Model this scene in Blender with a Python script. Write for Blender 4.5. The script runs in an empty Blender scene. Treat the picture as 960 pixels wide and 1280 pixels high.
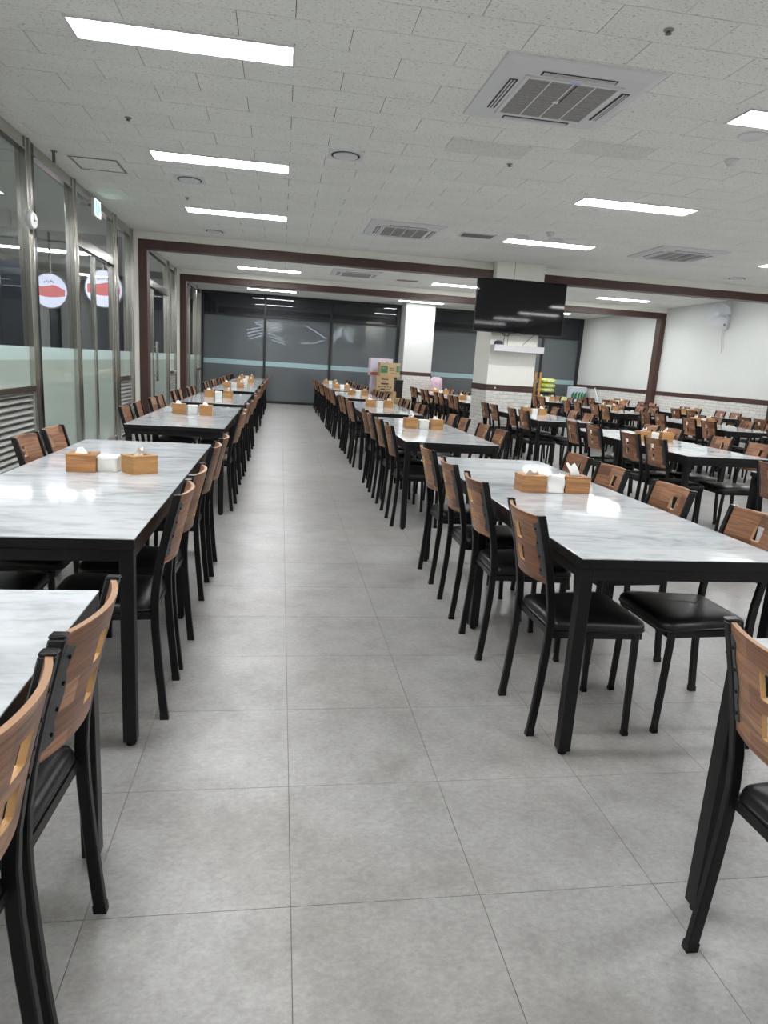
import bpy, bmesh, math, random
from mathutils import Vector, Matrix
random.seed(7)
S = bpy.context.scene
COL = S.collection
PI = math.pi

# ------------------------------------------------------------------ camera
CAM_H = 1.2805
FPX = 838.48
YAW, PITCH, ROLL = math.radians(9.2917), math.radians(12.2843), math.radians(3.6466)
def cam_axes():
    f = Vector((math.sin(YAW), math.cos(YAW), 0)); r = Vector((math.cos(YAW), -math.sin(YAW), 0)); u = Vector((0, 0, 1))
    f2 = f*math.cos(PITCH) - u*math.sin(PITCH); u2 = u*math.cos(PITCH) + f*math.sin(PITCH)
    r3 = r*math.cos(ROLL) + u2*math.sin(ROLL); u3 = u2*math.cos(ROLL) - r*math.sin(ROLL)
    return r3, u3, f2
CR, CU, CF = cam_axes()
cd = bpy.data.cameras.new('camera'); cam = bpy.data.objects.new('camera', cd); COL.objects.link(cam)
m = Matrix((CR, CU, -CF)).transposed().to_4x4(); m.translation = (0, 0, CAM_H)
cam.matrix_world = m
cd.sensor_fit = 'HORIZONTAL'; cd.sensor_width = 36; cd.lens = FPX/960*36; cd.clip_start = .02; cd.clip_end = 200
S.camera = cam
def in_frame(p, margin=0):                    # is a point of the room inside the photographed frame
    d = Vector(p) - Vector((0, 0, CAM_H)); z = d.dot(CF)
    if z < .1: return False
    x = 480 + FPX*d.dot(CR)/z; y = 640 - FPX*d.dot(CU)/z
    return -margin < x < 960+margin and -margin < y < 1280+margin

# ------------------------------------------------------------------ world, exposure
w = bpy.data.worlds.new('night'); S.world = w; w.use_nodes = True
w.node_tree.nodes['Background'].inputs[0].default_value = (.03, .035, .045, 1)
w.node_tree.nodes['Background'].inputs[1].default_value = .4
S.view_settings.view_transform = 'Standard'; S.view_settings.look = 'None'
S.view_settings.gamma = 1; S.view_settings.use_curve_mapping = False
S.view_settings.exposure = 0.32
LIGHT_E = 34.             # emission of the ceiling light panels

# ------------------------------------------------------------------ room dimensions (metres)
ZC, YF, XL, XR, YB = 3.033, 20.08, -2.28, 9.09, -4.5
TT = .714                  # table top height

# ------------------------------------------------------------------ helpers: materials
def mat(name, col, rough=.5, metal=0., spec=.5, **kw):
    M = bpy.data.materials.new(name); M.use_nodes = True
    b = M.node_tree.nodes['Principled BSDF']
    b.inputs['Base Color'].default_value = (*col, 1); b.inputs['Roughness'].default_value = rough
    b.inputs['Metallic'].default_value = metal; b.inputs['Specular IOR Level'].default_value = spec
    for k, v in kw.items():
        if k == 'emit':
            b.inputs['Emission Color'].default_value = (*v[0], 1); b.inputs['Emission Strength'].default_value = v[1]
        if k == 'coat': b.inputs['Coat Weight'].default_value = v; b.inputs['Coat Roughness'].default_value = .08
        if k == 'alpha': b.inputs['Alpha'].default_value = v
    return M
def nt(M): return M.node_tree.nodes, M.node_tree.links, M.node_tree.nodes['Principled BSDF']
def node(N, t, **kw):
    n = N.new(t)
    for k, v in kw.items():
        if hasattr(n, k): setattr(n, k, v)
        else: n.inputs[k].default_value = v
    return n
def ramp(N, stops):
    r = N.new('ShaderNodeValToRGB'); e = r.color_ramp.elements
    e[0].position, e[0].color = stops[0][0], (*stops[0][1], 1)
    e[1].position, e[1].color = stops[-1][0], (*stops[-1][1], 1)
    for p, c in stops[1:-1]: q = e.new(p); q.color = (*c, 1)
    return r
def mixc(N, L, a, b, f, blend='MIX'):
    x = N.new('ShaderNodeMix'); x.data_type = 'RGBA'; x.blend_type = blend
    for s, v in ((6, a), (7, b), (0, f)):
        if hasattr(v, 'links') or hasattr(v, 'is_linked'): L.new(v, x.inputs[s])
        elif s == 0: x.inputs[0].default_value = v
        else: x.inputs[s].default_value = (*v, 1)
    return x.outputs[2]
def coords(N, L, kind='world', scale=(1, 1, 1), rot=(0, 0, 0), rnd=0.):
    mp = N.new('ShaderNodeMapping'); mp.inputs['Scale'].default_value = scale; mp.inputs['Rotation'].default_value = rot
    if kind == 'world': src = N.new('ShaderNodeNewGeometry').outputs['Position']
    else: src = N.new('ShaderNodeTexCoord').outputs['Object']
    if rnd:
        oi = N.new('ShaderNodeObjectInfo'); mu = N.new('ShaderNodeMath'); mu.operation = 'MULTIPLY'; mu.inputs[1].default_value = rnd
        L.new(oi.outputs['Random'], mu.inputs[0])
        ad = N.new('ShaderNodeVectorMath'); ad.operation = 'ADD'; L.new(src, ad.inputs[0]); L.new(mu.outputs[0], ad.inputs[1]); src = ad.outputs[0]
    L.new(src, mp.inputs[0]); return mp.outputs[0]
def bump(N, L, b, h, strength=.2, dist=.002):
    u = N.new('ShaderNodeBump'); u.inputs['Strength'].default_value = strength; u.inputs['Distance'].default_value = dist
    L.new(h, u.inputs['Height']); L.new(u.outputs[0], b.inputs['Normal'])

MT = {}
def floor_mat():
    M = mat('vinyl_concrete_tile', (.4, .4, .39), .42); N, L, b = nt(M)
    v = coords(N, L)
    n1 = node(N, 'ShaderNodeTexNoise', Scale=3.4, Detail=10., Roughness=.74); L.new(v, n1.inputs['Vector'])
    r1 = ramp(N, [(.32, (.255, .246, .238)), (.48, (.335, .328, .32)), (.66, (.405, .400, .394))]); L.new(n1.outputs['Fac'], r1.inputs[0])
    v2 = coords(N, L, scale=(34, 48, 1))
    n2 = node(N, 'ShaderNodeTexNoise', Scale=1.5, Detail=7., Roughness=.8); L.new(v2, n2.inputs['Vector'])
    r2 = ramp(N, [(.3, (.76, .76, .76)), (.7, (1.17, 1.17, 1.17))]); L.new(n2.outputs['Fac'], r2.inputs[0])
    c = mixc(N, L, r1.outputs[0], r2.outputs[0], 1., 'MULTIPLY')
    n3 = node(N, 'ShaderNodeTexNoise', Scale=1.1, Detail=3.); L.new(v, n3.inputs['Vector'])
    r3 = ramp(N, [(.42, (1, 1, 1)), (.66, (.90, .86, .835))]); L.new(n3.outputs['Fac'], r3.inputs[0])
    c = mixc(N, L, c, r3.outputs[0], 1., 'MULTIPLY')
    L.new(c, b.inputs['Base Color'])
    rr = node(N, 'ShaderNodeMapRange'); rr.inputs['To Min'].default_value = .26; rr.inputs['To Max'].default_value = .42
    L.new(n1.outputs['Fac'], rr.inputs['Value']); L.new(rr.outputs[0], b.inputs['Roughness'])
    bump(N, L, b, n2.outputs['Fac'], .06, .001)
    return M
def ceil_mat(name='mineral_fibre_tile', k=1.):
    M = mat(name, (.6, .6, .57), .9, spec=.2); N, L, b = nt(M)
    v = coords(N, L, scale=(55, 110, 55))
    n1 = node(N, 'ShaderNodeTexNoise', Scale=1., Detail=3., Roughness=.6, Distortion=.6); L.new(v, n1.inputs['Vector'])
    r1 = ramp(N, [(.30, (.32*k, .32*k, .30*k)), (.40, (.80*k, .80*k, .765*k)), (.7, (.87*k, .87*k, .835*k))]); L.new(n1.outputs['Fac'], r1.inputs[0])
    v2 = coords(N, L, scale=(.7, 2.1, 1))
    n2 = node(N, 'ShaderNodeTexNoise', Scale=1.2, Detail=2.); L.new(v2, n2.inputs['Vector'])
    r2 = ramp(N, [(.3, (.94, .94, .93)), (.7, (1., 1., 1.))]); L.new(n2.outputs['Fac'], r2.inputs[0])
    L.new(mixc(N, L, r1.outputs[0], r2.outputs[0], 1., 'MULTIPLY'), b.inputs['Base Color'])
    bump(N, L, b, n1.outputs['Fac'], .25, .002)
    return M
def marble_mat():
    M = mat('marble_laminate', (.7, .72, .73), .07, spec=.46); N, L, b = nt(M)
    v = coords(N, L, 'object', scale=(1.0, 3.0, 1), rot=(0, 0, .55), rnd=17.)
    n1 = node(N, 'ShaderNodeTexNoise', Scale=2.0, Detail=7., Roughness=.58, Distortion=1.1); L.new(v, n1.inputs['Vector'])
    r1 = ramp(N, [(.30, (.38, .405, .43)), (.44, (.55, .58, .605)), (.56, (.635, .665, .69)), (.75, (.68, .705, .725))]); L.new(n1.outputs['Fac'], r1.inputs[0])
    v2 = coords(N, L, 'object', scale=(1.6, 7., 1), rot=(0, 0, .6), rnd=9.)
    n2 = node(N, 'ShaderNodeTexNoise', Scale=2.6, Detail=6., Distortion=1.6); L.new(v2, n2.inputs['Vector'])
    r2 = ramp(N, [(.34, (.82, .83, .84)), (.47, (1, 1, 1))]); L.new(n2.outputs['Fac'], r2.inputs[0])
    L.new(mixc(N, L, r1.outputs[0], r2.outputs[0], 1., 'MULTIPLY'), b.inputs['Base Color'])
    rr = node(N, 'ShaderNodeMapRange'); rr.inputs['To Min'].default_value = .05; rr.inputs['To Max'].default_value = .11
    L.new(n2.outputs['Fac'], rr.inputs['Value']); L.new(rr.outputs[0], b.inputs['Roughness'])
    return M
def wood_mat(name, tones, strip, rough=.38, grain=.25, axis='y'):
    # strips of solid wood laid side by side, each with its own tone and a fine grain
    M = mat(name, tones[1], rough); N, L, b = nt(M)
    v = coords(N, L, 'object', rnd=3.)
    br = N.new('ShaderNodeTexBrick'); br.offset = .37; br.inputs['Scale'].default_value = 1.
    br.inputs['Mortar Size'].default_value = 0.; br.inputs['Brick Width'].default_value = strip[0]; br.inputs['Row Height'].default_value = strip[1]
    br.inputs['Color1'].default_value = (0, 0, 0, 1); br.inputs['Color2'].default_value = (1, 1, 1, 1); br.inputs['Bias'].default_value = 0.
    sp = N.new('ShaderNodeSeparateXYZ'); cb = N.new('ShaderNodeCombineXYZ'); L.new(v, sp.inputs[0])
    L.new(sp.outputs['Y' if axis == 'y' else 'X'], cb.inputs[0]); L.new(sp.outputs['Z'], cb.inputs[1])
    L.new(cb.outputs[0], br.inputs['Vector'])
    r = ramp(N, [(0, tones[0]), (.5, tones[1]), (1, tones[2])]); L.new(br.outputs['Color'], r.inputs[0])
    vg = coords(N, L, 'object', scale=(8, 5, 90) if axis == 'y' else (5, 8, 90), rnd=11.)
    ng = node(N, 'ShaderNodeTexNoise', Scale=1.3, Detail=5., Distortion=.5); L.new(vg, ng.inputs['Vector'])
    rg = ramp(N, [(.3, (1-grain*1.6,)*3), (.65, (1+grain*.5,)*3)]); L.new(ng.outputs['Fac'], rg.inputs[0])
    L.new(mixc(N, L, r.outputs[0], rg.outputs[0], 1., 'MULTIPLY'), b.inputs['Base Color'])
    bump(N, L, b, ng.outputs['Fac'], .08, .0006)
    return M
def noisy(name, c0, c1, scale, rough, kind='world', sc=(1, 1, 1), bmp=0., **kw):
    M = mat(name, c0, rough, **kw); N, L, b = nt(M)
    v = coords(N, L, kind, scale=sc)
    n = node(N, 'ShaderNodeTexNoise', Scale=scale, Detail=5.); L.new(v, n.inputs['Vector'])
    r = ramp(N, [(.3, c0), (.7, c1)]); L.new(n.outputs['Fac'], r.inputs[0]); L.new(r.outputs[0], b.inputs['Base Color'])
    if bmp: bump(N, L, b, n.outputs['Fac'], bmp, .002)
    return M
def glass_mat(name, tint, film=0., filmcol=(.4, .45, .42), rough=0., ior=1.5, filmrough=.5):
    # a thin pane: Fresnel reflection over clear glass, part of it covered by a pale film
    M = bpy.data.materials.new(name); M.use_nodes = True; N, L = M.node_tree.nodes, M.node_tree.links
    N.remove(N['Principled BSDF']); out = N['Material Output']
    tr = N.new('ShaderNodeBsdfTransparent'); tr.inputs[0].default_value = (*tint, 1)
    last = tr.outputs[0]
    if film:
        df = N.new('ShaderNodeBsdfPrincipled'); df.inputs['Base Color'].default_value = (*filmcol, 1); df.inputs['Roughness'].default_value = filmrough
        mx = N.new('ShaderNodeMixShader'); mx.inputs[0].default_value = film; FILM = mx; L.new(last, mx.inputs[1]); L.new(df.outputs[0], mx.inputs[2]); last = mx.outputs[0]
    gl = N.new('ShaderNodeBsdfGlossy'); gl.inputs['Roughness'].default_value = rough; gl.inputs[0].default_value = (.95, .97, .97, 1)
    fr = N.new('ShaderNodeFresnel'); fr.inputs[0].default_value = ior
    ge = N.new('ShaderNodeNewGeometry'); su = N.new('ShaderNodeMath'); su.operation = 'SUBTRACT'; su.inputs[0].default_value = 1.; L.new(ge.outputs['Backfacing'], su.inputs[1])
    mu = N.new('ShaderNodeMath'); mu.operation = 'MULTIPLY'; L.new(fr.outputs[0], mu.inputs[0]); L.new(su.outputs[0], mu.inputs[1])   # the pane reflects once, on its outer skin
    mx = N.new('ShaderNodeMixShader'); L.new(mu.outputs[0], mx.inputs[0]); L.new(last, mx.inputs[1]); L.new(gl.outputs[0], mx.inputs[2])
    if film:
        m2 = N.new('ShaderNodeMath'); m2.operation = 'MULTIPLY'; m2.inputs[1].default_value = film; L.new(su.outputs[0], m2.inputs[0]); L.new(m2.outputs[0], FILM.inputs[0])
    L.new(mx.outputs[0], out.inputs[0]); return M

MT['floor'] = floor_mat(); MT['ceil'] = ceil_mat(); MT['ceil_patch'] = ceil_mat('replaced_mineral_tile', .88)
MT['marble'] = marble_mat()
MT['joint'] = mat('tile_joint', (.10, .095, .09), .8); MT['ceil_joint'] = mat('ceiling_joint', (.04, .04, .037), .9)
MT['wall'] = noisy('cream_wallpaper', (.64, .655, .635), (.69, .705, .685), 40, .75, bmp=.1)
MT['header'] = noisy('cream_paint', (.84, .83, .765), (.88, .87, .81), 30, .7)
MT['brown'] = noisy('dark_brown_film', (.056, .025, .019), (.072, .033, .025), 14, .45, sc=(4, 4, 1))
MT['brick'] = noisy('whitewashed_brick', (.62, .61, .575), (.80, .79, .755), 9, .8, bmp=.5, sc=(1, 1, 3))
MT['mortar'] = mat('pale_mortar', (.46, .45, .43), .9)
MT['steel'] = noisy('brushed_stainless', (.50, .485, .45), (.515, .50, .465), 3, .2, sc=(2, 2, .2), metal=1.)
MT['louver'] = mat('grey_louver', (.46, .46, .44), .38, .6)
MT['darkgap'] = mat('dark_gap', (.02, .02, .02), .8)
MT['frame_black'] = mat('black_window_frame', (.014, .015, .017), .42)
MT['clear'] = glass_mat('clear_glass', (.92, .94, .93))
MT['film'] = glass_mat('green_frosted_glass', (.8, .86, .82), .84, (.50, .60, .53), .03)
MT['stripe'] = glass_mat('aqua_stripe_glass', (.7, .8, .78), .93, (.62, .79, .75), .03)
MT['farfilm'] = glass_mat('grey_privacy_glass', (.7, .74, .78), .74, (.135, .153, .163), .06)
MT['farclear'] = glass_mat('night_glass', (.5, .55, .6), .5, (.02, .024, .03), .02)
MT['farstripe'] = glass_mat('aqua_stripe_window', (.5, .6, .6), .96, (.35, .51, .53), .08)
MT['black'] = noisy('black_powder_coat', (.0045, .0045, .005), (.0085, .0085, .009), 60, .36, 'object', bmp=.05, spec=.28)
MT['edge'] = mat('black_table_edge', (.005, .005, .0055), .42, spec=.3)
MT['cap'] = mat('glossy_black_plastic', (.008, .008, .009), .2, spec=.4)
MT['plate'] = mat('dark_grey_bracket', (.055, .058, .062), .42)
MT['screw'] = mat('dark_screw', (.02, .02, .02), .3, .8)
MT['leather'] = noisy('black_vinyl_seat', (.005, .005, .0055), (.009, .009, .0095), 90, .35, 'object', bmp=.04)
MT['walnut'] = wood_mat('walnut_veneer_strips', ((.155, .066, .034), (.275, .125, .066), (.40, .205, .115)), (.145, .052), .34, .32)
MT['plyedge'] = mat('worn_plywood_edge', (.34, .19, .10), .5)
MT['ply'] = mat('pale_plywood_edge', (.52, .31, .135), .55)
MT['boxwood'] = wood_mat('honey_wood_box', ((.36, .165, .062), (.44, .21, .08), (.52, .26, .105)), (.3, .022), .42, .22, 'x')
MT['boxwood2'] = wood_mat('bamboo_box', ((.40, .20, .068), (.46, .235, .082), (.50, .265, .1)), (.4, .03), .42, .14, 'x')
MT['tissue'] = mat('white_tissue', (.86, .86, .84), .85)
MT['holder'] = mat('white_plastic', (.80, .80, .755), .4)
MT['whiteplastic'] = mat('white_appliance_plastic', (.66, .66, .67), .42)
MT['fanwhite'] = mat('pale_fan_plastic', (.70, .71, .74), .4)
MT['fanblade'] = mat('grey_fan_blade', (.66, .68, .72), .3)
MT['grille'] = noisy('grey_intake_grille', (.25, .24, .235), (.31, .30, .29), 40, .7)
MT['greyslot'] = mat('slot_shadow', (.03, .03, .032), .7)
MT['light'] = mat('led_diffuser', (.9, .9, .9), .5, emit=((.975, .99, 1.), LIGHT_E))
MT['lightframe'] = mat('light_frame', (.7, .7, .69), .5)
MT['tv'] = mat('tv_screen', (.003, .0025, .004), .045, spec=.4)
MT['bezel'] = mat('tv_bezel', (.01, .01, .01), .3)
MT['cardboard'] = noisy('cardboard', (.40, .28, .155), (.47, .335, .19), 20, .8)
MT['kraftprint'] = mat('dark_print', (.05, .04, .035), .8)
MT['green'] = mat('green_print', (.03, .19, .085), .6)
MT['lilac'] = mat('pale_lilac_card', (.62, .58, .68), .6); MT['orange'] = mat('orange_print', (.55, .13, .06), .6)
MT['lime'] = noisy('lime_plastic_bag', (.42, .52, .04), (.60, .66, .16), 14, .35); MT['pink'] = noisy('pink_printed_bag', (.62, .40, .50), (.80, .66, .72), 18, .5)
MT['bluewhite'] = noisy('pale_blue_wrap', (.48, .55, .66), (.78, .80, .84), 22, .35)
MT['pinewood'] = mat('yellow_pine', (.48, .25, .07), .6)
MT['green_emit'] = mat('exit_green', (.02, .3, .2), .5, emit=((.02, .62, .42), 1.1)); MT['exit_white'] = mat('exit_white', (.8, .9, .85), .5, emit=((.62, 1., .86), 1.6))
MT['sign_white'] = mat('sign_face', (.85, .85, .95), .5, emit=((.74, .77, 1.), .95)); MT['sign_red'] = mat('sign_red', (.6, .1, .1), .5, emit=((.80, .28, .28), .75))
MT['sign_dark'] = mat('sign_stroke', (.1, .05, .06), .6)
MT['lobbywall'] = noisy('lobby_grey_wall', (.58, .575, .55), (.64, .635, .61), 2, .6); MT['lobbydark'] = mat('lobby_dark_panel', (.035, .042, .055), .4)
MT['lobbylight'] = mat('lobby_light', (.9, .9, .9), .5, emit=((.95, .97, 1.), 19.))
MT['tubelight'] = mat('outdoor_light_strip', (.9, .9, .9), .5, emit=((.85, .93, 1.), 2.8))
MT['copper'] = mat('grey_pipe', (.12, .12, .11), .5)
MT['blueled'] = mat('pale_blue_badge', (.35, .5, .75), .4)

ORDN = ('first', 'second', 'third', 'fourth', 'fifth', 'sixth')
# ------------------------------------------------------------------ helpers: meshes and objects
class MB:
    def __init__(s): s.v = []; s.f = []; s.m = []
    def quad(s, pts, mi=0):
        i = len(s.v); s.v += [tuple(p) for p in pts]; s.f.append(tuple(range(i, i+len(pts)))); s.m.append(mi); return s
    def hexa(s, lo, hi, mi=0):                # lo, hi: four corners each, counter-clockwise seen from outside the 'hi' face
        i = len(s.v); s.v += [tuple(p) for p in lo] + [tuple(p) for p in hi]
        for f in ((3, 2, 1, 0), (4, 5, 6, 7), (0, 1, 5, 4), (1, 2, 6, 5), (2, 3, 7, 6), (3, 0, 4, 7)):
            s.f.append(tuple(i+k for k in f)); s.m.append(mi)
        return s
    def box(s, x0, x1, y0, y1, z0, z1, mi=0):
        return s.hexa([(x0, y0, z0), (x1, y0, z0), (x1, y1, z0), (x0, y1, z0)], [(x0, y0, z1), (x1, y0, z1), (x1, y1, z1), (x0, y1, z1)], mi)
    def loft(s, rings, mi=0, cap=True, close=True):
        base = len(s.v); n = len(rings[0])
        for r in rings: s.v += [tuple(p) for p in r]
        for a in range(len(rings)-1):
            for k in range(n if close else n-1):
                k2 = (k+1) % n
                s.f.append((base+a*n+k, base+a*n+k2, base+(a+1)*n+k2, base+(a+1)*n+k)); s.m.append(mi)
        if cap:
            s.f.append(tuple(base+k for k in range(n))[::-1]); s.m.append(mi)
            s.f.append(tuple(base+(len(rings)-1)*n+k for k in range(n))); s.m.append(mi)
        return s
    def tube(s, pts, r, n=6, mi=0):
        rings = []
        for i, p in enumerate(pts):
            p = Vector(p); a = Vector(pts[max(i-1, 0)]); b = Vector(pts[min(i+1, len(pts)-1)]); t = (b-a).normalized()
            u = t.cross(Vector((0, 0, 1))) if abs(t.z) < .9 else t.cross(Vector((1, 0, 0))); u.normalize(); w_ = t.cross(u)
            rings.append([p + (u*math.cos(k*2*PI/n) + w_*math.sin(k*2*PI/n))*r for k in range(n)])
        return s.loft(rings, mi)
    def disc(s, c, prof, n=24, axis='z', mi=0, cap=True):      # lathe: prof = [(radius, height)]
        rings = []
        for r, h in prof:
            ring = []
            for k in range(n):
                a = k*2*PI/n; p = (r*math.cos(a), r*math.sin(a), h)
                if axis == 'y': p = (p[0], h, p[1])
                if axis == 'x': p = (h, p[0], p[1])
                ring.append((c[0]+p[0], c[1]+p[1], c[2]+p[2]))
            rings.append(ring)
        return s.loft(rings, mi, cap)
    def mesh(s, name, mats, bevel=0., smooth=False, seg=1):
        me = bpy.data.meshes.new(name); me.from_pydata(s.v, [], s.f)
        for k in (mats if isinstance(mats, (list, tuple)) else [mats]): me.materials.append(MT[k])
        me.polygons.foreach_set('material_index', s.m)
        bm = bmesh.new(); bm.from_mesh(me)
        bmesh.ops.recalc_face_normals(bm, faces=bm.faces[:])
        if bevel: bmesh.ops.bevel(bm, geom=[e for e in bm.edges if e.is_manifold and e.calc_face_angle(0) > .6], offset=bevel, segments=seg, affect='EDGES', profile=.5)
        bm.to_mesh(me); bm.free()
        if smooth: me.polygons.foreach_set('use_smooth', [True]*len(me.polygons)); 
        if smooth and hasattr(me, 'set_sharp_from_angle'): me.set_sharp_from_angle(angle=math.radians(38))
        return me
    def obj(s, name, mats, parent=None, **kw): return put(name, s.mesh(name, mats, **kw), parent)
def put(name, me, parent=None, loc=None):
    o = bpy.data.objects.new(name, me); COL.objects.link(o)
    if parent: o.parent = parent
    if loc: o.location = loc
    return o
def tag(o, label, cat, group=None):
    o['label'] = label; o['category'] = cat
    if group: o['group'] = group
    return o
def thing(name, label, cat, loc=(0, 0, 0), rz=0, group=None):
    o = bpy.data.objects.new(name, None); COL.objects.link(o); o.location = loc; o.rotation_euler = (0, 0, rz); o.empty_display_size = .1
    return tag(o, label, cat, group)
def struct(o, label=None):
    o['kind'] = 'structure'
    if label: o['label'] = label
    return o
def sempty(name, label, loc=(0, 0, 0)):
    o = bpy.data.objects.new(name, None); COL.objects.link(o); o.location = loc; return struct(o, label)
def rbox(x0, x1, y0, y1, z0, z1, mi=0): return MB().box(x0, x1, y0, y1, z0, z1, mi)

# ================================================================== SETTING
# ---- floor: each vinyl tile a piece of its own, thin joints between
GX, GY, GS = .060, 2.317, .47
fl = struct(rbox(XL-.1, XR+.1, YB, YF+.1, -.06, -.004).obj('floor', 'joint'), 'grey concrete-look vinyl tile floor')
cells = []
i0 = math.floor((XL-GX)/GS); i1 = math.ceil((XR-GX)/GS); j0 = math.floor((YB-GY)/GS); j1 = math.ceil((YF-GY)/GS)
for i in range(i0, i1):
    for j in range(j0, j1):
        x0, x1 = max(GX+i*GS, XL-.05), min(GX+(i+1)*GS, XR+.05); y0, y1 = max(GY+j*GS, YB), min(GY+(j+1)*GS, YF+.02)
        if x1-x0 < .01 or y1-y0 < .01: continue
        vis = any(in_frame((x, y, 0), 10) for x in (x0, x1) for y in (y0, y1))
        cells.append((0 if vis else 1, math.hypot((x0+x1)/2, (y0+y1)/2), x0, x1, y0, y1))
cells.sort()
G = .0008
shared = {}
def tile_mesh(w_, d_, z0, z1, name, mname):
    k = (round(w_, 3), round(d_, 3), name)
    if k not in shared: shared[k] = rbox(-w_/2+G, w_/2-G, -d_/2+G, d_/2-G, z0, z1).mesh(name, mname)
    return shared[k]
rest = MB()
for n, (q, d, x0, x1, y0, y1) in enumerate(cells):
    if n < 300: put('floor_tile', tile_mesh(x1-x0, y1-y0, -.0035, 0, 'floor_tile', 'floor'), fl, ((x0+x1)/2, (y0+y1)/2, 0))
    else: rest.box(x0+G, x1-G, y0+G, y1-G, -.0035, 0)
rest.obj('floor_tiles_beyond', 'floor', fl)['kind'] = 'stuff'

# ---- ceiling: running-bond mineral tiles
ce = struct(rbox(XL-.1, XR+.1, YB, YF+.1, ZC+.006, ZC+.06).obj('ceiling', 'ceil_joint'), 'suspended ceiling of pale speckled mineral tiles')
CX0, CY0, CS, CD = .6437, 4.0426, .30949, .29785
cells = []
for k in range(math.floor((YB-CY0)/CD), math.ceil((YF-CY0)/CD)+1):
    y0, y1 = max(CY0+(k-1)*CD, YB), min(CY0+k*CD, YF)
    if y1-y0 < .01: continue
    ph = 0 if k % 2 == 0 else 1
    for i in range(-12, 32):
        x0, x1 = CX0+(2*i+ph)*CS, CX0+(2*i+2+ph)*CS
        x0, x1 = max(x0, XL-.02), min(x1, XR)
        if x1-x0 < .01: continue
        vis = any(in_frame((x, y, ZC), 8) for x in (x0, x1) for y in (y0, y1))
        cells.append((0 if vis else 1, math.hypot((x0+x1)/2, (y0+y1)/2), x0, x1, y0, y1))
cells.sort()
rest = MB(); G = .0021
for n, (q, d, x0, x1, y0, y1) in enumerate(cells):
    if n < 300: put('ceiling_tile', tile_mesh(x1-x0, y1-y0, 0, .006, 'ceiling_tile', 'ceil'), ce, ((x0+x1)/2, (y0+y1)/2, ZC + random.uniform(-.0006, .0006)))
    else: rest.box(x0+G, x1-G, y0+G, y1-G, ZC, ZC+.006)
rest.obj('ceiling_tiles_beyond', 'ceil', ce)['kind'] = 'stuff'
for (x0, x1, y0, y1) in ((1.27, 1.92, 5.57, 5.90), (2.215, 2.80, 5.27, 5.57)):
    o = rbox(x0, x1, y0, y1, ZC-.0022, ZC-.0008).obj('replacement_tile', 'ceil_patch', ce); o['label'] = 'darker replaced ceiling tile'

# ---- bricks
def brick_mesh(w_, h_, axis):
    k = ('brick', round(w_, 3), round(h_, 3), axis)
    if k not in shared:
        t = .006; b = rbox(-w_/2, w_/2, -t, 0, -h_/2, h_/2) if axis == 'x' else rbox(-t, 0, -w_/2, w_/2, -h_/2, h_/2)
        shared[k] = b.mesh('brick', 'brick')
    return shared[k]
BW, BH, BG = .205, .062, .008
def bricks(parent, a0, a1, z1, place, axis, single=lambda a, z: True, limit=300):
    """courses of bricks from z=0 up to z1 along a0..a1; place(a, z) gives the brick's spot on the wall"""
    todo = []; n = 0; z = 0.
    while z < z1-.02:
        h = min(BH, z1-z); a = a0 - (BW*.5 if n % 2 else 0)
        while a < a1:
            b0, b1 = max(a, a0), min(a+BW, a1)
            if b1-b0 > .03: todo.append(((b0+b1)/2, z+h/2, b1-b0-BG, h-BG))
            a += BW
        z += BH; n += 1
    near = [t for t in todo if single(t[0], t[1])]; near.sort(key=lambda t: Vector(place(t[0], t[1])).length); keep = set(near[:limit])
    rest = MB()
    for t in todo:
        p = place(t[0], t[1]); pr = random.choice((0., .001, .002))
        if t in keep:
            off = (0, -pr, 0) if axis == 'x' else (-pr, 0, 0)
            put('brick', brick_mesh(t[2], t[3], axis), parent, (p[0]+off[0], p[1]+off[1], p[2]))
        elif axis == 'x': rest.box(p[0]-t[2]/2, p[0]+t[2]/2, p[1]-.006-pr, p[1], p[2]-t[3]/2, p[2]+t[3]/2)
        else: rest.box(p[0]-.006-pr, p[0], p[1]-t[2]/2, p[1]+t[2]/2, p[2]-t[3]/2, p[2]+t[3]/2)
    if rest.v: rest.obj('bricks_beyond', 'brick', parent)['kind'] = 'stuff'

# ---- right wall, back wall, trims
wr = struct(rbox(XR, XR+.15, YB, YF+.1, 0, ZC+.05).obj('wall_right', 'wall'), 'cream right wall above white brick wainscot')
rbox(XR-.008, XR, YB, YF, 0, 1.0).obj('mortar_bed', 'mortar', wr)
bricks(wr, 6.0, YF, 1.0, lambda a, z: (XR-.008, a, z), 'y', lambda a, z: z > .55 and a > 10.9)
struct(rbox(XR-.03, XR, YB, YF, 1.0, 1.09).obj('trim_1', 'brown', bevel=.004), 'dark brown dado rail on right wall')
struct(rbox(XL-.2, XR+.1, YB-.15, YB, 0, ZC+.05).obj('wall_back', 'wall'), 'cream wall behind the viewer')
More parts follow.
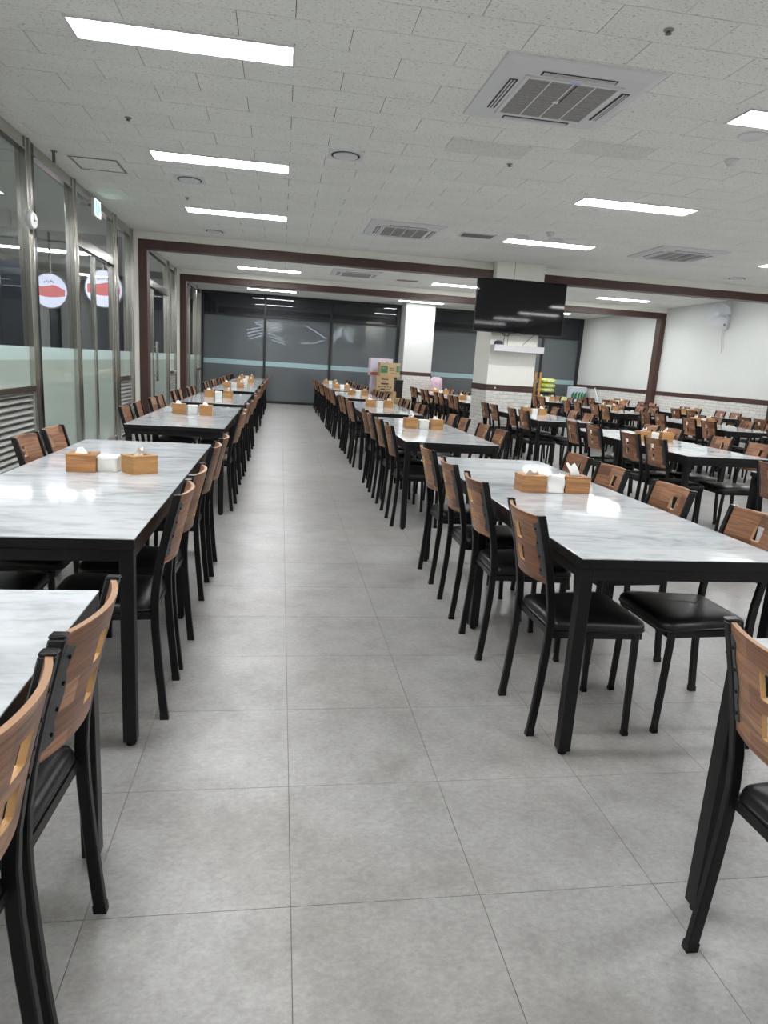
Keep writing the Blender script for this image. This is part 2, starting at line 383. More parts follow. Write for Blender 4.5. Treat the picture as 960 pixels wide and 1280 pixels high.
# ---- two cased openings (header beam + jambs with brown casing)
def opening(n, y0, y1, lab):
    w_ = sempty('wall_opening_%d' % n, lab)
    rbox(XL, XR, y0, y1, 2.92, ZC+.004).obj('header_beam', 'header', w_)
    rbox(XL, -2.18, y0, y1, 0, 2.92).obj('jamb_wall', 'header', w_); rbox(9.08, XR, y0, y1, 0, 2.92).obj('jamb_wall', 'header', w_)
    t = sempty('trim_%d' % (n+1), 'dark brown casing around the ' + lab)
    rbox(-2.18, 9.08, y0-.012, y1+.012, 2.79, 2.92).obj('head_casing', 'brown', t, bevel=.003)
    rbox(-2.18, -2.055, y0-.012, y1+.012, 0, 2.79).obj('side_casing', 'brown', t, bevel=.003)
    rbox(8.955, 9.08, y0-.012, y1+.012, 0, 2.79).obj('side_casing', 'brown', t, bevel=.003)
opening(1, 11.2, 11.4, 'nearer wide opening across the hall')
opening(2, 15.52, 15.72, 'farther wide opening across the hall')
# ---- pillars
def pillar(x0, x1, y0, y1, zb0, zb1, name, lab, single):
    p = struct(rbox(x0, x1, y0, y1, zb1-.02, ZC+.004).obj(name, 'header' if single else 'wall'), lab)
    rbox(x0, x1, y0, y1, 0, zb0+.01).obj('mortar_core', 'mortar', p)
    rbox(x0-.012, x1+.012, y0-.012, y1+.012, zb0, zb1).obj('band', 'brown', p, bevel=.003)
    bricks(p, x0, x1, zb0, lambda a, z: (a, y0, z), 'x', lambda a, z: single)
    bricks(p, y0, y1, zb0, lambda a, z: (x0, a, z), 'y', lambda a, z: single)
    return p
pl1 = pillar(3.39, 4.20, 11.0, 11.85, .985, 1.087, 'wall_pillar_near', 'square cream pillar with white brick base, television on it', True)
pl2 = pillar(3.42, 4.25, 19.25, YF+.05, 1.06, 1.155, 'wall_pillar_far', 'square white pillar by the far windows beside cardboard boxes', False)
rbox(3.685, 3.690, 10.996, 11.0, 2.6, ZC).obj('seam', 'joint', pl1)

# ---- far window wall
struct(rbox(XL-.2, XR+.1, YF+.35, YF+.4, -.3, 3.4).obj('wall_far', 'lobbydark'), 'dark outside behind the far windows')
def far_window(n, x0, x1, muls, lab):
    w_ = sempty('window_%d' % n, lab)
    y0, y1 = YF, YF+.08
    for a, b in ((ZC-.065, ZC+.004), (2.392, 2.452), (0, .07)): rbox(x0, x1, y0, y1, a, b).obj('rail', 'frame_black', w_)
    edges = [x0] + muls + [x1]
    for k, x in enumerate(edges):
        h = .05 if k in (0, len(edges)-1) else .035
        a, b = (x, x+2*h) if k == 0 else (x-2*h, x) if k == len(edges)-1 else (x-h, x+h)
        rbox(a, b, y0-.004, y1, 0, ZC).obj('mullion', 'frame_black', w_)
    for a, b in zip(edges[:-1], edges[1:]):
        for z0, z1, mm, nm in ((.07, 1.055, 'farfilm', 'pane'), (1.055, 1.19, 'farstripe', 'pane_stripe'), (1.19, 2.392, 'farfilm', 'pane'), (2.452, ZC-.065, 'farclear', 'upper_pane')):
            rbox(a+.02, b-.02, y0+.036, y0+.046, z0, z1).obj(nm, mm, w_)
far_window(1, XL, 3.42, [-.48, 1.40], 'wide dark far window left of the white pillar')
far_window(2, 4.25, XR, [6.05, 7.85], 'dark far window right of the white pillar')

# ---- left glass wall
wl = sempty('wall_left', 'glass and stainless steel partition along the left side')
def rail(parent, y0, y1, z0, z1, mm='steel', x0=XL-.06, x1=XL+.02, name='rail'): return rbox(x0, x1, y0, y1, z0, z1).obj(name, mm, parent, bevel=.003)
def post(y0, y1, parent=wl, x1=XL+.03): 
    p = rail(parent, y0, y1, 0, ZC, x1=x1, name='steel_post')
    rbox(x1, x1+.012, (y0+y1)/2-.012, (y0+y1)/2+.012, 0, ZC).obj('steel_bead', 'steel', p)
def panes(parent, y0, y1, z0, z1, x=XL-.025):
    bands = [(z0, 1.13, 'film', 'frosted_pane'), (1.13, 1.25, 'stripe', 'stripe_pane'), (1.25, z1, 'clear', 'pane')]
    for a, b, mm, nm in bands:
        if b > a+.01: rbox(x, x+.008, y0, y1, max(a, z0), b).obj(nm, mm, parent)
def louver(parent, y0, y1, z1, x=XL):
    rbox(x-.07, x-.055, y0, y1, .0, z1).obj('louver_back', 'darkgap', parent)
    for a, b in ((y0, y0+.03), (y1-.03, y1)): rbox(x-.055, x+.012, a, b, 0, z1).obj('louver_stile', 'louver', parent)
    z = .04
    while z < z1-.03:
        MB().hexa([(x-.045, y0+.03, z+.040), (x+.006, y0+.03, z), (x+.006, y1-.03, z), (x-.045, y1-.03, z+.040)],
                  [(x-.040, y0+.03, z+.046), (x+.010, y0+.03, z+.008), (x+.010, y1-.03, z+.008), (x-.040, y1-.03, z+.046)]).obj('slat', 'louver', parent)
        z += .055
def glazed(n, y0, y1, lab, sill=None, transom=None):
    w_ = sempty('window_%d' % n, lab)
    rail(w_, y0, y1, ZC-.10, ZC-.004)
    rbox(XL+.02, XL+.03, y0, y1, ZC-.115, ZC-.1).obj('glazing_bead', 'steel', w_)
    if sill:
        rail(w_, y0, y1, sill-.045, sill+.01, x1=XL+.035, name='sill'); louver(w_, y0, y1, sill-.045); panes(w_, y0, y1, sill+.01, ZC-.1)
    else:
        rail(w_, y0, y1, 0, .06); panes(w_, y0, y1, .06, ZC-.1)
    return w_
def glass_door(n, y0, ym, y1, lab, ztr=2.43, handles=True):
    d = sempty('door_%d' % n, lab)
    rail(d, y0, y1, ZC-.10, ZC-.004); rail(d, y0, y1, ztr-.06, ztr+.05, name='transom')
    rbox(XL+.02, XL+.026, y0, y1, ztr-.075, ztr-.06).obj('shadow_gap', 'darkgap', d)
    rbox(XL-.025, XL-.017, y0, y1, ztr+.05, ZC-.1).obj('transom_pane', 'clear', d)
    for a, b, hy in ((y0+.01, ym-.006, ym-.07), (ym+.006, y1-.01, ym+.07)):
        lf = rail(d, a, b, .01, .09, name='bottom_rail', x1=XL+.01)
        panes(d, a, b, .09, ztr-.075)
        for q in (a, b-.035): rail(d, q, q+.035, .09, ztr-.08, name='stile', x0=XL-.04, x1=XL+.006)
        if not handles: continue
        MB().tube([(XL+.06, hy, .75), (XL+.06, hy, 1.45)], .014, 8).obj('door_handle', 'steel', d, smooth=True)
        for z in (.85, 1.35): MB().tube([(XL, hy, z), (XL+.06, hy, z)], .008, 6).obj('handle_bracket', 'steel', d, smooth=True)
    return d
glazed(3, 3.2, 5.25, 'glass panel over grey louvers beside the nearest left table', .89); post(5.25, 5.4)
glazed(4, 5.4, 6.78, 'glass panel over grey louvers at left edge of the view', .89)
post(6.78, 6.92); rbox(XL-.05, XL+.015, 6.92, 7.02, 0, ZC).obj('black_post', 'cap', wl)
glazed(5, 7.02, 8.16, 'full-height glass panel left of the exit sign')
post(8.16, 8.32)
glass_door(1, 8.32, 9.05, 9.97, 'double glass door under the exit sign', handles=False)
post(9.97, 10.2)
glazed(6, 10.2, 11.02, 'narrow glass panel over louvers before the nearer opening', .89)
post(11.02, 11.2)
post(11.4, 11.55); glass_door(2, 11.55, 12.95, 14.4, 'double glass door with long handles between the two openings'); post(14.4, 14.58)
glazed(7, 14.58, 15.4, 'narrow glass panel over louvers before the farther opening', .89); post(15.4, 15.52)
post(15.72, 15.85); glazed(8, 15.85, 17.6, 'full-height glass panel past the farther opening'); post(17.6, 17.75)
glazed(9, 17.75, 19.0, 'glass panel near the far left corner'); post(19.0, 19.12); glazed(10, 19.12, 19.98, 'glass panel over louvers in the far left corner', .89); post(19.98, YF)
wl2 = rbox(XL-.06, XL+.02, YB, 3.2, 0, ZC).obj('solid_panel', 'header', wl)

# ---- lobby beyond the glass
XW = -5.6
struct(rbox(XW-.1, XL-.07, YB, 24, -.06, -.002).obj('floor_lobby', 'lobbywall'), 'lobby floor beyond the glass partition')
struct(rbox(XW-.1, XL-.07, YB, 24, ZC+.006, ZC+.1).obj('ceiling_lobby', 'wall'), 'lobby ceiling beyond the glass partition')
struct(rbox(XW-.1, XW, YB, 24, 0, ZC).obj('wall_lobby', 'lobbywall'), 'grey lobby wall beyond the glass partition')
struct(rbox(XW, XL-.07, 23.9, 24, 0, ZC).obj('wall_lobby_end', 'lobbydark'), 'dark end wall of the lobby')
struct(rbox(XW, XL-.07, YB-.1, YB, 0, ZC).obj('wall_lobby_back', 'lobbywall'), 'lobby wall behind the viewer')
for x0, x1, y0, y1, z0, z1, mm, nm, lab in (
    (-4.05, -3.75, 18.2, 18.5, 0, ZC, 'lobbydark', 'wall_lobby_column', 'dark lobby column seen through the glass door'),
    (-5.0, -4.55, 13.5, 13.8, 0, 2.7, 'lobbydark', 'wall_lobby_panel', 'dark panel in the lobby seen through glass'),
    (XW, XW+.03, 9.2, 12.4, 1.95, 2.45, 'lobbydark', 'trim_9', 'dark fascia board on the lobby wall'),
    (XW, XW+.03, 14.8, 15.4, 0, 2.4, 'lobbydark', 'door_3', 'dark doorway in the lobby wall'),
    (XW, XW+.03, 18.0, 18.8, 0, 2.4, 'lobbydark', 'door_4', 'second dark doorway in the lobby wall')):
    struct(rbox(x0, x1, y0, y1, z0, z1).obj(nm, mm), lab)
for x0, x1, y, z, lab in ((-5.2, -3.45, 13.2, 2.90, 'long white light strip in the lobby behind the exit-sign panel'), (-4.7, -3.9, 17.05, 2.90, 'white light strip in the lobby above the round sign'),
                          (-4.6, -3.4, 8.6, 2.98, 'added lobby fill strip outside the left frame edge'), (-5.0, -4.2, 20.6, 2.95, 'white light strip deepest in the lobby'), (-4.6, -3.4, 4., 2.98, 'added lobby fill strip out of view beside the nearest left table')):  # strips left of the frame are added fill to brighten the lobby
    o = rbox(x0, x1, y-.05, y+.05, z-.02, z).obj('lobby_light_strip', 'lobbylight')
    tag(o, lab, 'light', 'lobby light strips')
    rbox(x0-.02, x1+.02, y-.07, y+.07, z, ZC+.004).obj('housing', 'lightframe', o)
def round_sign(x, y, z, r, lab):
    t = thing('round_sign', lab, 'sign', (x, y, z), 0, 'round lobby signs')
    MB().disc((0, 0, 0), [(r, -.05), (r*1.03, -.04), (r*1.03, .04), (r, .05)], 40, 'y').obj('sign_rim', 'whiteplastic', t, smooth=True)
    MB().disc((0, 0, 0), [(r*.97, -.054), (r*.97, -.049)], 40, 'y').obj('sign_face', 'sign_white', t)
    b = MB(); up, lo = [], []
    for k in range(17):
        u = -1+k/8; xx = u*r*.86
        up.append((xx, -.060, (.10+.20*math.cos(u*1.3)+.05*math.sin(u*5))*r*1.0)); lo.append((xx, -.060, (-.22-.16*math.cos(u*1.4+.3)-.06*u)*r))
    for k in range(16):
        b.hexa([up[k], lo[k], lo[k+1], up[k+1]], [(p[0], -.055, p[2]) for p in (up[k], lo[k], lo[k+1], up[k+1])])
    b.obj('red_band', 'sign_red', t)
    for k, (sx, sz) in enumerate(((-.32, .48), (-.2, .55), (-.08, .5), (.06, .57), (.18, .5))):
        MB().tube([(sx*r, -.058, sz*r-.05*r), (sx*r+.03*r, -.058, sz*r+.06*r), (sx*r+.08*r, -.058, sz*r-.03*r)], .012*r*1.6, 4).obj('ink_stroke', 'sign_dark', t)
    MB().tube([(0, 0, r), (0, 0, ZC-z)], .02, 8).obj('hanger', 'steel', t)
round_sign(-3.40, 14.2, 2.385, .345, 'round white lit sign with red band seen through the glass door')
round_sign(-3.74, 12.15, 2.13, .27, 'round white lit sign with red band behind the full glass panel')

# slanting light strips glowing outside, behind the privacy film of the far windows
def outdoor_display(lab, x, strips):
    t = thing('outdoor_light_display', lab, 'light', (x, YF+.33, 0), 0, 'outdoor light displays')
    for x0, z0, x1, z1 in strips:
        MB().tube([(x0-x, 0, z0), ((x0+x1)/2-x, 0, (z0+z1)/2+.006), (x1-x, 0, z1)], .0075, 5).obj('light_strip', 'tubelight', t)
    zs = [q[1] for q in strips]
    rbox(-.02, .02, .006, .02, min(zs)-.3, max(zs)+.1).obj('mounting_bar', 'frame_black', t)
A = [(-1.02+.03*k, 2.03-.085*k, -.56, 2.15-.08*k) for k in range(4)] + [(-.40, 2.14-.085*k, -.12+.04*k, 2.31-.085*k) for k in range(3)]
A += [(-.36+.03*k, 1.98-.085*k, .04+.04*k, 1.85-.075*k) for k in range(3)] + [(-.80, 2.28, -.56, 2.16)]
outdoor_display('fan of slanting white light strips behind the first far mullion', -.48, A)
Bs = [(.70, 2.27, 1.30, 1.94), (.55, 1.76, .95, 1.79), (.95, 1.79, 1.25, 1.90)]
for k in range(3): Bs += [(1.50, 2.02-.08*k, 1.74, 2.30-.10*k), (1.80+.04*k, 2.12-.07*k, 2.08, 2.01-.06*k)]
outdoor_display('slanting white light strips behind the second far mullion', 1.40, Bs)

# ================================================================== CEILING FITTINGS
Z0 = ZC
def ceiling_light(x0, x1, y0, y1, lab):
    t = thing('ceiling_light', lab, 'light', ((x0+x1)/2, (y0+y1)/2, Z0), 0, 'recessed LED ceiling panels')
    a, b = (x1-x0)/2, (y1-y0)/2; f = .016
    me = MB()
    for q in ((-a, a, -b, -b+f), (-a, a, b-f, b), (-a, -a+f, -b+f, b-f), (a-f, a, -b+f, b-f)): me.box(*q, -.008, .003)
    me.obj('frame', 'lightframe', t)
    rbox(-a+f, a-f, -b+f, b-f, -.005, .002).obj('diffuser', 'light', t)
COLX = ((-1.23, .03), (2.925, 4.175), (6.80, 8.04))
cn = ('left', 'middle', 'right')
for r, (y0, y1, rn) in enumerate(((-2.85, -2.57, 'two rows behind the viewer'), (-.42, -.14, 'one row behind the viewer'), (1.97, 2.25, 'row just overhead of the viewer'),
                                  (4.36, 4.635, 'nearest row in view'), (6.80, 7.09, 'second row in view'), (9.12, 9.41, 'third row before the opening'))):
    for (x0, x1), c in zip(COLX, cn): ceiling_light(x0, x1, y0, y1, 'white LED ceiling panel, %s column, %s' % (c, rn))
for y0, y1, rn in ((12.03, 12.31, 'just behind the nearer beam'), (16.25, 16.53, 'just behind the farther beam'), (14.40, 14.69, 'between the two openings'), (18.62, 18.90, 'close to the far windows')):
    for (x0, x1), c in zip(((-.93, .35), (3.10, 4.35), (6.83, 8.02)), cn): ceiling_light(x0, x1, y0, y1, 'white LED ceiling panel, %s column, %s' % (c, rn))

def air_con(x, y, lab, s=.97, detail=True):
    t = thing('ceiling_air_conditioner', lab, 'air conditioner', (x, y, Z0), 0, 'four-way ceiling air conditioners')
    h = s/2; g = .29*s
    p = MB(); p.loft([[(-h, -h, .003), (h, -h, .003), (h, h, .003), (-h, h, .003)], [(-h, -h, -.012), (h, -h, -.012), (h, h, -.012), (-h, h, -.012)],
                      [(-h*.86, -h*.86, -.034), (h*.86, -h*.86, -.034), (h*.86, h*.86, -.034), (-h*.86, h*.86, -.034)]])
    p.obj('panel', 'whiteplastic', t, bevel=.006, seg=2)
    gf = MB()
    for q in ((-g-.03, g+.03, -g-.03, -g), (-g-.03, g+.03, g, g+.03), (-g-.03, -g, -g, g), (g, g+.03, -g, g)): gf.box(*q, -.043, -.03)
    gf.obj('grille_frame', 'whiteplastic', t, bevel=.003)
    gr = rbox(-g, g, -g, g, -.039, -.03).obj('intake_grille', 'grille', t)
    if detail:
        for k in range(1, 4): rbox(-g+k*g/2-.004, -g+k*g/2+.004, -g, g, -.041, -.038).obj('grille_rib', 'whiteplastic', gr)
        for k in range(1, 14): rbox(-g, g, -g+k*g/7-.002, -g+k*g/7+.002, -.0405, -.0385).obj('grille_bar', 'grille', gr)
        MB().tube([(.02, 0, -.045), (.02, -g*.98, -.045)], .003, 5).obj('filter_cord', 'darkgap', t)
        MB().disc((0, 0, -.041), [(.022, 0), (.022, -.004)], 14).obj('grille_knob', 'whiteplastic', t)
        rbox(-.035, .035, -g-.026, -g-.006, -.0445, -.042).obj('maker_badge', 'blueled', t)
    for k in range(4):
        a = k*PI/2; d = g+.078
        R = lambda x_, y_: (x_*math.cos(a)-y_*math.sin(a), x_*math.sin(a)+y_*math.cos(a))
        def ob(x0, x1, y0, y1, z0, z1):
            q = [R(x0, y0), R(x1, y0), R(x1, y1), R(x0, y1)]
            return MB().hexa([(*c_, z0) for c_ in q], [(*c_, z1) for c_ in q])
        sl = ob(-.235, .235, d-.026, d+.026, -.0365, -.031).obj('air_outlet', 'greyslot', t)
        ob(-.225, .225, d-.012, d-.002, -.041, -.033).obj('outlet_vane', 'whiteplastic', sl)
        ob(-.225, .225, d+.008, d+.016, -.040, -.033).obj('outlet_vane', 'whiteplastic', sl)
air_con(1.685, 4.55, 'white four-way ceiling air conditioner nearest the viewer')
air_con(1.535, 9.25, 'white four-way ceiling air conditioner above the aisle tables, middle distance')
air_con(5.35, 9.10, 'white four-way ceiling air conditioner right of the television')
air_con(1.42, 13.95, 'white four-way ceiling air conditioner between the two openings', detail=False)
def vent(x, y, lab, w_=.46, d_=.27):
    t = thing('ceiling_vent', lab, 'vent', (x, y, Z0), 0, 'slatted ceiling vents')
    f = MB(); a, b = w_/2, d_/2
    for q in ((-a, a, -b, -b+.02), (-a, a, b-.02, b), (-a, -a+.02, -b+.02, b-.02), (a-.02, a, -b+.02, b-.02)): f.box(*q, -.010, .003)
    f.obj('frame', 'whiteplastic', t); rbox(-a+.02, a-.02, -b+.02, b-.02, -.002, .003).obj('backing', 'greyslot', t)
    for k in range(7):
        yy = -b+.03+k*(d_-.06)/6.; rbox(-a+.02, a-.02, yy-.006, yy+.006, -.008, -.003).obj('slat', 'grille', t)
vent(2.505, 9.16, 'grey slatted ceiling vent beside the middle air conditioner'); vent(2.53, 14.4, 'grey slatted ceiling vent between the two openings')
def diffuser(x, y, lab, r=.125):
    t = thing('ceiling_diffuser', lab, 'diffuser', (x, y, Z0), 0, 'round ceiling diffusers')
    rbox(-.155, .155, -.148, .148, -.003, .003).obj('plate', 'whiteplastic', t)
    MB().disc((0, 0, 0), [(r, -.004), (r, -.007), (r-.014, -.007), (r-.014, -.004)], 28).obj('ring_gap', 'greyslot', t)
    MB().disc((0, 0, 0), [(r-.018, -.004), (r-.018, -.012), (r-.05, -.02)], 28).obj('disc', 'whiteplastic', t, smooth=True)
diffuser(.50, 6.32, 'round ceiling diffuser on a square plate above the aisle'); diffuser(-.987, 7.74, 'round ceiling diffuser between the left light panels')
diffuser(-1.01, 10.66, 'round ceiling diffuser just before the nearer opening'); diffuser(7.33, 10.58, 'round ceiling diffuser by the right wall')
def small_disc(name, x, y, lab, cat, prof, mm, group=None):
    tag(put(name, MB().disc((0, 0, 0), prof, 24).mesh(name, mm, smooth=True), None, (x, y, Z0)), lab, cat, group)
sm = [(.055, .003), (.055, -.012), (.045, -.022), (.038, -.03), (.03, -.045), (.012, -.048)]
small_disc('smoke_detector', 3.466, 5.307, 'white dome smoke detector near the right frame edge', 'detector', sm, 'whiteplastic', 'smoke detectors')
small_disc('smoke_detector', 3.284, 8.565, 'white dome smoke detector above the farther middle light panel', 'detector', sm, 'whiteplastic', 'smoke detectors')
sp = [(.10, .003), (.10, -.006), (.09, -.010), (.085, -.008)]
small_disc('ceiling_speaker', 3.255, 4.79, 'flat round ceiling speaker beside the right-edge light panel', 'speaker', sp, 'whiteplastic', 'ceiling speakers')
small_disc('ceiling_speaker', 3.044, 8.95, 'flat round ceiling speaker, left of the smoke detector pair', 'speaker', sp, 'whiteplastic', 'ceiling speakers')
small_disc('ceiling_speaker', 3.515, 8.95, 'flat round ceiling speaker, right of the far smoke detector', 'speaker', sp, 'whiteplastic', 'ceiling speakers')
for k, (x, y, lab) in enumerate(((1.894, 3.607, 'sprinkler head beyond the nearest air conditioner, top of view'), (1.885, 6.042, 'sprinkler head between the two darker ceiling tiles'), (-1.226, 5.983, 'sprinkler head between the first and second left light panels'),
                    (3.611, 9.365, 'sprinkler head beside the third middle light panel'), (-1.126, 8.611, 'sprinkler head near the third left light panel'))):
    t = thing('sprinkler_head', lab, 'sprinkler', (x, y, Z0), 0, 'ceiling sprinkler heads')
    MB().disc((0, 0, 0), [(.026, .003), (.026, -.004), (.018, -.008)], 14).obj('escutcheon', 'grille', t, smooth=True)
    MB().disc((0, 0, 0), [(.009, -.008), (.009, -.016), (.016, -.018), (.016, -.021)], 10).obj('nozzle', 'copper', t)
t = thing('ceiling_hatch', 'square access hatch in the ceiling near the left glass wall', 'hatch', (-1.827, 7.52, Z0))
fb = MB()
for q in ((-.225, .225, -.225, -.205), (-.225, .225, .205, .225), (-.225, -.205, -.205, .205), (.205, .225, -.205, .205)): fb.box(*q, -.006, .003)
fb.obj('frame', 'grille', t); rbox(-.2, .2, -.2, .2, -.004, .003).obj('hatch_door', 'ceil', t)
t = thing('pipe_stub', 'short grey pipe stub hanging by the left glass wall', 'pipe', (-2.14, 7.19, Z0))
MB().disc((0, 0, 0), [(.03, .003), (.03, -.006)], 16).obj('flange', 'grille', t); MB().tube([(0, 0, 0), (0, 0, -.10)], .014, 10).obj('stub', 'copper', t, smooth=True)

# ---- exit sign
t = thing('exit_sign', 'green and white lit exit sign above the glass door', 'sign', (XL+.08, 8.89, 2.87))
t.rotation_euler = (0, 0, PI/2)                 # the face looks into the room
rbox(-.135, .135, -.02, .02, -.10, .10).obj('housing', 'whiteplastic', t, bevel=.004)
rbox(-.126, .126, -.023, -.0195, -.091, .091).obj('face', 'exit_white', t)
rbox(-.085, -.045, -.0255, -.0225, -.082, .082).obj('green_band', 'green_emit', t)
mb = MB().disc((.045, -.024, .058), [(.014, -.0015), (.014, .001)], 12, 'y'); mb.box(.025, .06, -.0255, -.0225, .0, .042); mb.box(-.005, .025, -.0255, -.0225, .016, .03)
mb.box(.02, .038, -.0255, -.0225, -.075, .0); mb.box(.048, .075, -.0255, -.0225, -.03, .0); mb.box(.06, .09, -.0255, -.0225, .012, .028); mb.obj('running_figure', 'green_emit', t)
rbox(-.012, .012, .02, .09, .02, .05).obj('bracket', 'grille', t)
# ---- wall clock on the steel post
t = thing('wall_clock', 'white oval-edged clock on the first steel post', 'clock', (XL+.09, 6.70, 2.335))
t.rotation_euler = (0, 0, math.radians(-8))
MB().disc((0, 0, 0), [(.07, -.03), (.075, -.02), (.075, 0), (.066, .012)], 28, 'x').obj('case', 'whiteplastic', t, smooth=True)
MB().disc((0, 0, 0), [(.062, .0125), (.062, .0145)], 28, 'x').obj('dial', 'holder', t)
rbox(.015, .018, -.004, .004, -.01, .05).obj('minute_hand', 'bezel', t); rbox(.015, .018, 0, .035, -.004, .004).obj('hour_hand', 'bezel', t)
rbox(-.035, -.028, -.02, .02, -.02, .02).obj('hook', 'steel', t)

# ================================================================== FURNITURE
# ---- chair prototype; forward is +x, origin on the floor between the rear feet
PT, PD = .020, .028                                     # tube width, tube depth
POST = [(-.012, 0), (-.002, .10), (.008, .22), (.016, .34), (.018, .43), (.013, .50), (.000, .58), (-.022, .68), (-.057, .812)]
def post_x(z):
    for (xa, za), (xb, zb) in zip(POST[:-1], POST[1:]):
        if z <= zb: return xa+(xb-xa)*(z-za)/(zb-za)
    return POST[-1][0]
HY, FY = .152, .170
def build_chair_meshes():
    P = {}
    def sect(y, x, z, sgn=1): return [(x-PD/2, y-PT/2, z), (x+PD/2, y-PT/2, z), (x+PD/2, y+PT/2, z), (x-PD/2, y+PT/2, z)]
    for nm, s in (('leg_rl', 1), ('leg_rr', -1)):
        P[nm] = MB().loft([sect(s*HY, x, z) for x, z in POST[:]]).mesh('leg', 'black', bevel=.003)
        P['cap'+nm] = MB().loft([sect(s*HY, POST[-1][0], .8125), [(x*1., y, .8195) for x, y, z in sect(s*HY, POST[-1][0]-.002, .8)]]).mesh('post_cap', 'cap', bevel=.002)
        P['tip'+nm] = MB().loft([[(x+(.0005 if i in (1, 2) else -.0005), y+(.0005 if i in (2, 3) else -.0005), z) for i, (x, y, z) in enumerate(sect(s*HY, POST[0][0]+dx, z))] for dx, z in ((0, 0), (.002, .022))]).mesh('leg_tip', 'black')
    for nm, s in (('leg_fl', 1), ('leg_fr', -1)):
        fs = lambda x, z, w_: [(x-w_/2, s*FY-PT/2, z), (x+w_/2, s*FY-PT/2, z), (x+w_/2, s*FY+PT/2, z), (x-w_/2, s*FY+PT/2, z)]
        P[nm] = MB().loft([fs(.352, 0, .022), fs(.346, .2, .023), fs(.340, .402, .024)]).mesh('leg', 'black', bevel=.003)
        P['tip'+nm] = MB().loft([fs(.352, 0, .023), fs(.352, .016, .023)]).mesh('leg_tip', 'black')
    # seat frame: rim of bars under the cushion
    f = MB(); z0, z1 = .380, .404
    for s in (1, -1):
        f.hexa([(.03, s*(HY-.012), z0), (.36, s*(FY-.012), z0), (.36, s*(FY+.008), z0), (.03, s*(HY+.008), z0)][::s], [(.03, s*(HY-.012), z1), (.36, s*(FY-.012), z1), (.36, s*(FY+.008), z1), (.03, s*(HY+.008), z1)][::s])
    f.box(.335, .36, -FY, FY, z0, z1); f.box(.02, .045, -HY, HY, z0, z1)
    P['frame'] = f.mesh('seat_frame', 'black')
    # seat cushion: rounded trapezoid, domed
    def outline(k, n=6):
        hw0, hw1, x0, x1, r = .150-k, .182-k, .025+k, .385-k, .05
        pts = []
        for cx, cy, a0 in ((x1-r, hw1-r, 0), (x0+r*.6, hw0-r*.6, PI/2), (x0+r*.6, -hw0+r*.6, PI), (x1-r, -hw1+r, 3*PI/2)):
            rr = r if cx > .2 else r*.6
            for j in range(n+1):
                a = a0 + j*PI/2/n; pts.append((cx+rr*math.cos(a), cy+rr*math.sin(a)))
        return pts
    P['seat'] = MB().loft([[(x, y, z) for x, y in outline(k)] for k, z in ((.006, .405), (0, .412), (0, .424), (.004, .434), (.016, .442), (.040, .447), (.08, .450), (.125, .451))]).mesh('seat', 'leather', smooth=True)
    P['seatpipe'] = MB().loft([[(x, y, z) for x, y in outline(k)] for k, z in ((.001, .4035), (-.002, .407), (-.002, .411), (.002, .414))], cap=False).mesh('piping', 'leather', smooth=True)
    # backrest: curved board with two square windows
    ys = [-.142, -.115, -.09, -.065, -.045, -.024, 0, .024, .045, .065, .09, .115, .142]
    zs = [.572, .60, .622, .645, .678, .69, .706, .735, .764, .79, .814]
    holes = ((.622, .678), (.706, .764)); T = .012
    def hole(i, j): 
        yc = (ys[i]+ys[i+1])/2; zc = (zs[j]+zs[j+1])/2
        return abs(yc) < .0245 and any(a < zc < b for a, b in holes)
    def pt(i, j, side):
        y, z = ys[i], zs[j]; u = y/.142
        return (post_x(z) - .030*(1-u*u) + (T/2 if side else -T/2)-.004, y, z)
    b = MB()
    for i in range(len(ys)-1):
        for j in range(len(zs)-1):
            if hole(i, j): continue
            for side in (0, 1): b.quad([pt(i, j, side), pt(i+1, j, side), pt(i+1, j+1, side), pt(i, j+1, side)], 0)
            for di, dj, e in ((-1, 0, ((i, j), (i, j+1))), (1, 0, ((i+1, j), (i+1, j+1))), (0, -1, ((i, j), (i+1, j))), (0, 1, ((i, j+1), (i+1, j+1)))):
                ii, jj = i+di, j+dj
                if not (0 <= ii < len(ys)-1 and 0 <= jj < len(zs)-1) or hole(ii, jj):
                    b.quad([pt(*e[0], 0), pt(*e[1], 0), pt(*e[1], 1), pt(*e[0], 1)], 1 if (0 <= ii < len(ys)-1 and 0 <= jj < len(zs)-1) else 2)
    me = bpy.data.meshes.new('backrest'); me.from_pydata(b.v, [], b.f); me.materials.append(MT['walnut']); me.materials.append(MT['ply']); me.materials.append(MT['plyedge'])
    me.polygons.foreach_set('material_index', b.m)
    bm = bmesh.new(); bm.from_mesh(me); bmesh.ops.remove_doubles(bm, verts=bm.verts[:], dist=1e-5); bmesh.ops.recalc_face_normals(bm, faces=bm.faces[:]); bm.to_mesh(me); bm.free()
    me.polygons.foreach_set('use_smooth', [True]*len(me.polygons))
    if hasattr(me, 'set_sharp_from_angle'): me.set_sharp_from_angle(angle=math.radians(40))
    P['back'] = me
    # scalloped steel bracket on the rear of the board, four screws
    for nm, s in (('br_l', 1), ('br_r', -1)):
        m_ = MB(); n = 24; L0, L1 = [], []
        for k in range(n+1):
            z = .595+k*(.195/n); wv = .016+.010*abs(math.cos((z-.595)/.195*PI*4/2*1.0+0.))
            if k in (0, n): wv = .006
            x = post_x(z) - .0165
            bx = lambda y_: post_x(z)-.004-.006-.0025-.030*(1-(y_/.142)**2)
            yo, yi = s*.1405, s*(.1405-wv)
            L0.append(((bx(yo)), yo, z)); L1.append((bx(yi), yi, z))
        for k in range(n):
            q = [L0[k], L1[k], L1[k+1], L0[k+1]]; m_.hexa(q, [(x+.003, y, z) for x, y, z in q])
        P[nm] = m_.mesh('back_bracket', 'plate')
